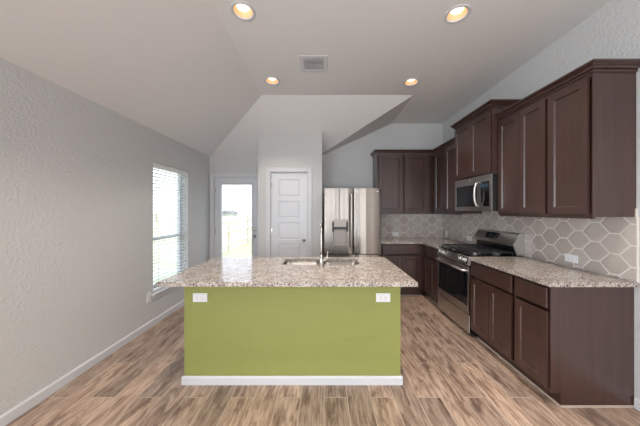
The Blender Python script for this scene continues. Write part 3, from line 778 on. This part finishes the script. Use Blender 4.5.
# ------------------------------------------------------------------ gas range (local: -y faces the room, x runs towards the camera)
rg = thing('gas_range', 'stainless gas range with black cooktop and oven glass between the worktops', 'range', (1.628, 3.511, 0), R(-90))
W = .759; DP = XR - 1.628 - .014
MB().box(.003, W - .003, .045, DP, .03, .905, .003).build('body', M['black'], rg)
MB().box(.03, W - .03, .07, DP - .05, 0, .03).build('plinth', M['blackplastic'], rg)
cp = MB().prism([(.0, .805), (.055, .805), (.055, .908), (.030, .908)], 'x', 0, W, bev=.003).build('control_panel', M['steel'], rg)
for x in (.125, .63):
    nrm = Vector((0, -.96, .28)); mt = Matrix.Translation((x, .0145, .8565)) @ Matrix.Rotation(R(-16.2), 4, 'X')
    MB().box(-.082, .082, -.003, .003, -.036, .036, .002, mtx=mt).build('knob_bezel', M['black'], rg)
for x in (.085, .165, .59, .67):
    nrm = Vector((0, -.96, .28)); c0 = Vector((x, .014, .856))
    MB().cyl(c0 - nrm * .004, c0 + nrm * .008, .027, seg=24, mi=0).cyl(c0 + nrm * .008, c0 + nrm * .036, .021, .018, seg=24, bev=.003).build('knob', M['handle'], rg)
od = MB()
z0, z1 = .258, .792; wx0, wx1, wz0, wz1 = .028, W - .028, .345, .722
for a, b, c0, c1 in ((0, wx0, z0, z1), (wx1, W, z0, z1), (wx0, wx1, z0, wz0), (wx0, wx1, wz1, z1)): od.box(a, b, 0, .010, c0, c1)
MB().box(.002, W - .002, .0305, .0445, z0, z1).box(.002, .026, .0101, .031, z0, z1).box(W - .026, W - .002, .0101, .031, z0, z1).build('door_core', M['black'], rg)
odo = od.build('oven_door', M['steel'], rg)
MB().box(wx0, wx1, -.001, .03, wz0, wz1, .001).build('oven_window', M['darkglass'], odo)
MB().tube([(.04, .002, .745), (.04, -.04, .748), (.055, -.052, .75), (W - .055, -.052, .75), (W - .04, -.04, .748), (W - .04, .002, .745)], .012).build('handle', M['steel'], odo)
dro = MB().box(0, W, .002, .012, .045, .247, .003).build('drawer', M['steel'], rg)
MB().box(.002, W - .002, .0121, .0445, .05, .244).build('drawer_core', M['black'], dro)
ct = MB().box(0, W, .02, DP - .0, .903, .918, .003)
ct.box(0, W, .012, .035, .903, .922, .003)
ct.build('cooktop', M['black'], rg)
def burner(x, y, r, parent):
    MB().lathe([(0, 0), (r + .012, 0), (r + .012, .008), (r, .010), (r, .018), (r * .8, .022), (0, .022)], (x, y, .918), seg=28).build('burner', M['steelside'], parent)
for x, y, r in ((.15, .16, .045), (.15, .41, .036), (.38, .285, .05), (.61, .16, .045), (.61, .41, .036)): burner(x, y, r, rg)
for gx0, gx1 in ((.025, .258), (.263, .496), (.501, .734)):
    g_ = MB(); gz = .955; gy0, gy1 = .05, .52; th = .006
    for (a, b, c0, c1) in ((gx0, gx1, gy0, gy0 + .012), (gx0, gx1, gy1 - .012, gy1), (gx0, gx0 + .012, gy0, gy1), (gx1 - .012, gx1, gy0, gy1)): g_.box(a, b, c0, c1, gz - .012, gz, .002)
    mx = (gx0 + gx1) / 2
    for (a, b, c0, c1) in ((gx0, gx1, .155, .167), (gx0, gx1, .405, .417), (mx - .006, mx + .006, gy0, .125), (mx - .006, mx + .006, .20, .375), (mx - .006, mx + .006, .445, gy1)): g_.box(a, b, c0, c1, gz - .012, gz + .002, .002)
    for a in (gx0, gx1 - .012):
        for c0 in (gy0, .28, gy1 - .012): g_.box(a, a + .012, c0, c0 + .012, .918, gz - .008)
    g_.build('grate', M['iron'], rg)
bk = DP
pr = [(bk - .075, .918), (bk, .918), (bk, 1.165), (bk - .02, 1.172), (bk - .045, 1.165), (bk - .115, 1.045), (bk - .118, 1.03), (bk - .075, 1.022)]
MB().prism(pr[:2] + [(bk, 1.0225), (bk - .075, 1.0225)], 'x', .025, W - .013).build('backguard_base', M['black'], rg)
bgd = MB().prism([(bk - .075, 1.0225), (bk, 1.0225), (bk, 1.162), (bk - .012, 1.170), (bk - .034, 1.172), (bk - .055, 1.160), (bk - .112, 1.055), (bk - .118, 1.036), (bk - .108, 1.0225)], 'x', .025, W, bev=.002).prism([(bk - .080, .919), (bk - .001, .919), (bk - .001, 1.022), (bk - .112, 1.022)], 'x', W - .012, W + .001).build('backguard', M['steel'], rg)
def slant(x0, x1, s0, s1, out):
    a = Vector((0, bk - .055, 1.160)); b = Vector((0, bk - .112, 1.055)); d = b - a; nn = Vector((0, -d.z, d.y)).normalized()
    if nn.y > 0: nn = -nn
    p = [a + d * s0, a + d * s1]; return [(x0, *(p[0] + nn * out)[1:]), (x1, *(p[0] + nn * out)[1:]), (x1, *(p[1] + nn * out)[1:]), (x0, *(p[1] + nn * out)[1:])]
def slant_plate(x0, x1, s0, s1, out, m, name, par):
    A = slant(x0, x1, s0, s1, out); B = slant(x0, x1, s0, s1, -.001)
    MB().faces([A] + [[A[i], B[i], B[(i + 1) % 4], A[(i + 1) % 4]] for i in range(4)]).build(name, m, par)
slant_plate(.24, .47, .12, .80, .0015, M['darkglass'], 'control_display', bgd)
slant_plate(.31, .37, .25, .5, .0022, M['display'], 'clock_display', bgd)
for k in range(4): slant_plate(.40 + (k % 2) * .03, .42 + (k % 2) * .03, .25 + (k // 2) * .3, .4 + (k // 2) * .3, .0022, M['nickel'], 'button', bgd)

# ------------------------------------------------------------------ microwave (same local frame)
mw = thing('microwave', 'stainless over-the-range microwave with dark window under the raised cabinet', 'microwave', (1.862, yF1 - .001, 1.425), R(-90))
W = yF1 - yE1 - .003; DP = XR - 1.862 - .012; HT = MZ0 - 1.425 - .001
MB().box(.002, W - .002, .028, DP, .0, HT, .002).box(.002, .028, .010, .03, 0, HT).box(W - .028, W - .002, .010, .03, 0, HT).build('body', M['blackplastic'], mw)
fp = MB(); dx0, dx1, dzz0, dzz1 = .03, .50, .055, .325; px0, px1 = .555, W - .035
for a, b, c0, c1 in ((0, dx0, 0, HT), (dx1, px0, 0, HT), (px1, W, 0, HT), (dx0, dx1, 0, dzz0), (dx0, dx1, dzz1, HT), (px0, px1, 0, dzz0), (px0, px1, dzz1 + .02, HT)): fp.box(a, b, -.0, .010, c0, c1)
fpo = fp.build('front_frame', M['steel'], mw)
MB().box(dx0, dx1, .004, .028, dzz0, dzz1).build('window', M['darkglass'], mw)
MB().box(px0, px1, .003, .028, dzz0, dzz1 + .02).build('keypad', M['black'], mw)
MB().box(px0 + .02, px1 - .02, .0015, .004, .275, .315).build('clock_display', M['display'], mw)
MB().tube([(.53, .0, .05), (.53, -.03, .07), (.53, -.048, .13), (.53, -.052, .2), (.53, -.048, .27), (.53, -.03, .33), (.53, .0, .35)], .013).build('handle', M['steel'], mw)
vb = MB()
for k in range(18): vb.box(.08 + .033 * k, .10 + .033 * k, .06, .20, -.002, .002)
vb.build('vent_grille', M['steelside'], mw)
MB().lathe([(0, -.001), (.011, -.001), (.011, -.003), (0, -.004)], (.36, 0, .385), 'y').build('badge', M['plate'], mw)

# ------------------------------------------------------------------ ceiling lamps and vent
def lamp(x, y, label):
    r = thing('recessed_light', label, 'ceiling light', (x, y, ZC), 0, 'recessed ceiling lights')
    MB().lathe([(.076, .003), (.078, -.004), (.098, -.006), (.102, -.002), (.102, 0), (.081, .0005)], (0, 0, 0), seg=36).build('trim_ring', M['white'], r)
    MB().lathe([(.080, 0), (.074, .018), (.067, .036), (.060, .055), (.0, .057)], (0, 0, 0), seg=36).build('baffle', M['can'], r)
    MB().lathe([(0, .026), (.03, .028), (.046, .032), (.052, .042), (.0, .05)], (0, 0, 0), seg=32).build('bulb', M['lens'], r)
    l = bpy.data.lights.new('lamp_light', 'SPOT'); l.shadow_soft_size = .02; l.spot_size = R(108); l.spot_blend = .55; l.energy = LAMP_W; l.color = LAMP_C
    o = bpy.data.objects.new('lamp_light', l); col.objects.link(o); o.parent = r; o.location = (0, 0, .02)
    return r
names = ['recessed ceiling light near the vaulted crease, closest to the top left', 'recessed ceiling light left of the air vent, nearer the pantry wall', 'recessed ceiling light at the top right, closest to the camera', 'recessed ceiling light on the right, nearer the corner of the ceiling fold']
for (x, y), n in zip(lights, names): lamp(x, y, n)
for i, (x, y) in enumerate(added_l): lamp(x, y, 'added recessed ceiling light out of view, for extra fill light')
vt = thing('air_vent', 'square white louvred air vent in the ceiling between the lights', 'air vent', (-.115, 2.76, ZC)); 
m = MB(); a = .155; b_ = .108
for x0, x1, y0, y1 in ((-a, -b_, -a, a), (b_, a, -a, a), (-b_, b_, -a, -b_), (-b_, b_, b_, a)): m.box(x0, x1, y0, y1, -.008, -.0003, .002)
m.build('frame', M['white'], vt)
m = MB()
for k in range(9):
    y = -b_ + .012 + k * .023
    m.box(-b_, b_, -.011, .011, -.0006, .0006, mtx=Matrix.Translation((0, y, -.008)) @ Matrix.Rotation(R(12), 4, 'X'))
m.build('louvres', M['white'], vt)
MB().box(-b_, b_, -b_, b_, -.0012, -.0004).build('duct_backing', M['ventgrey'], vt)
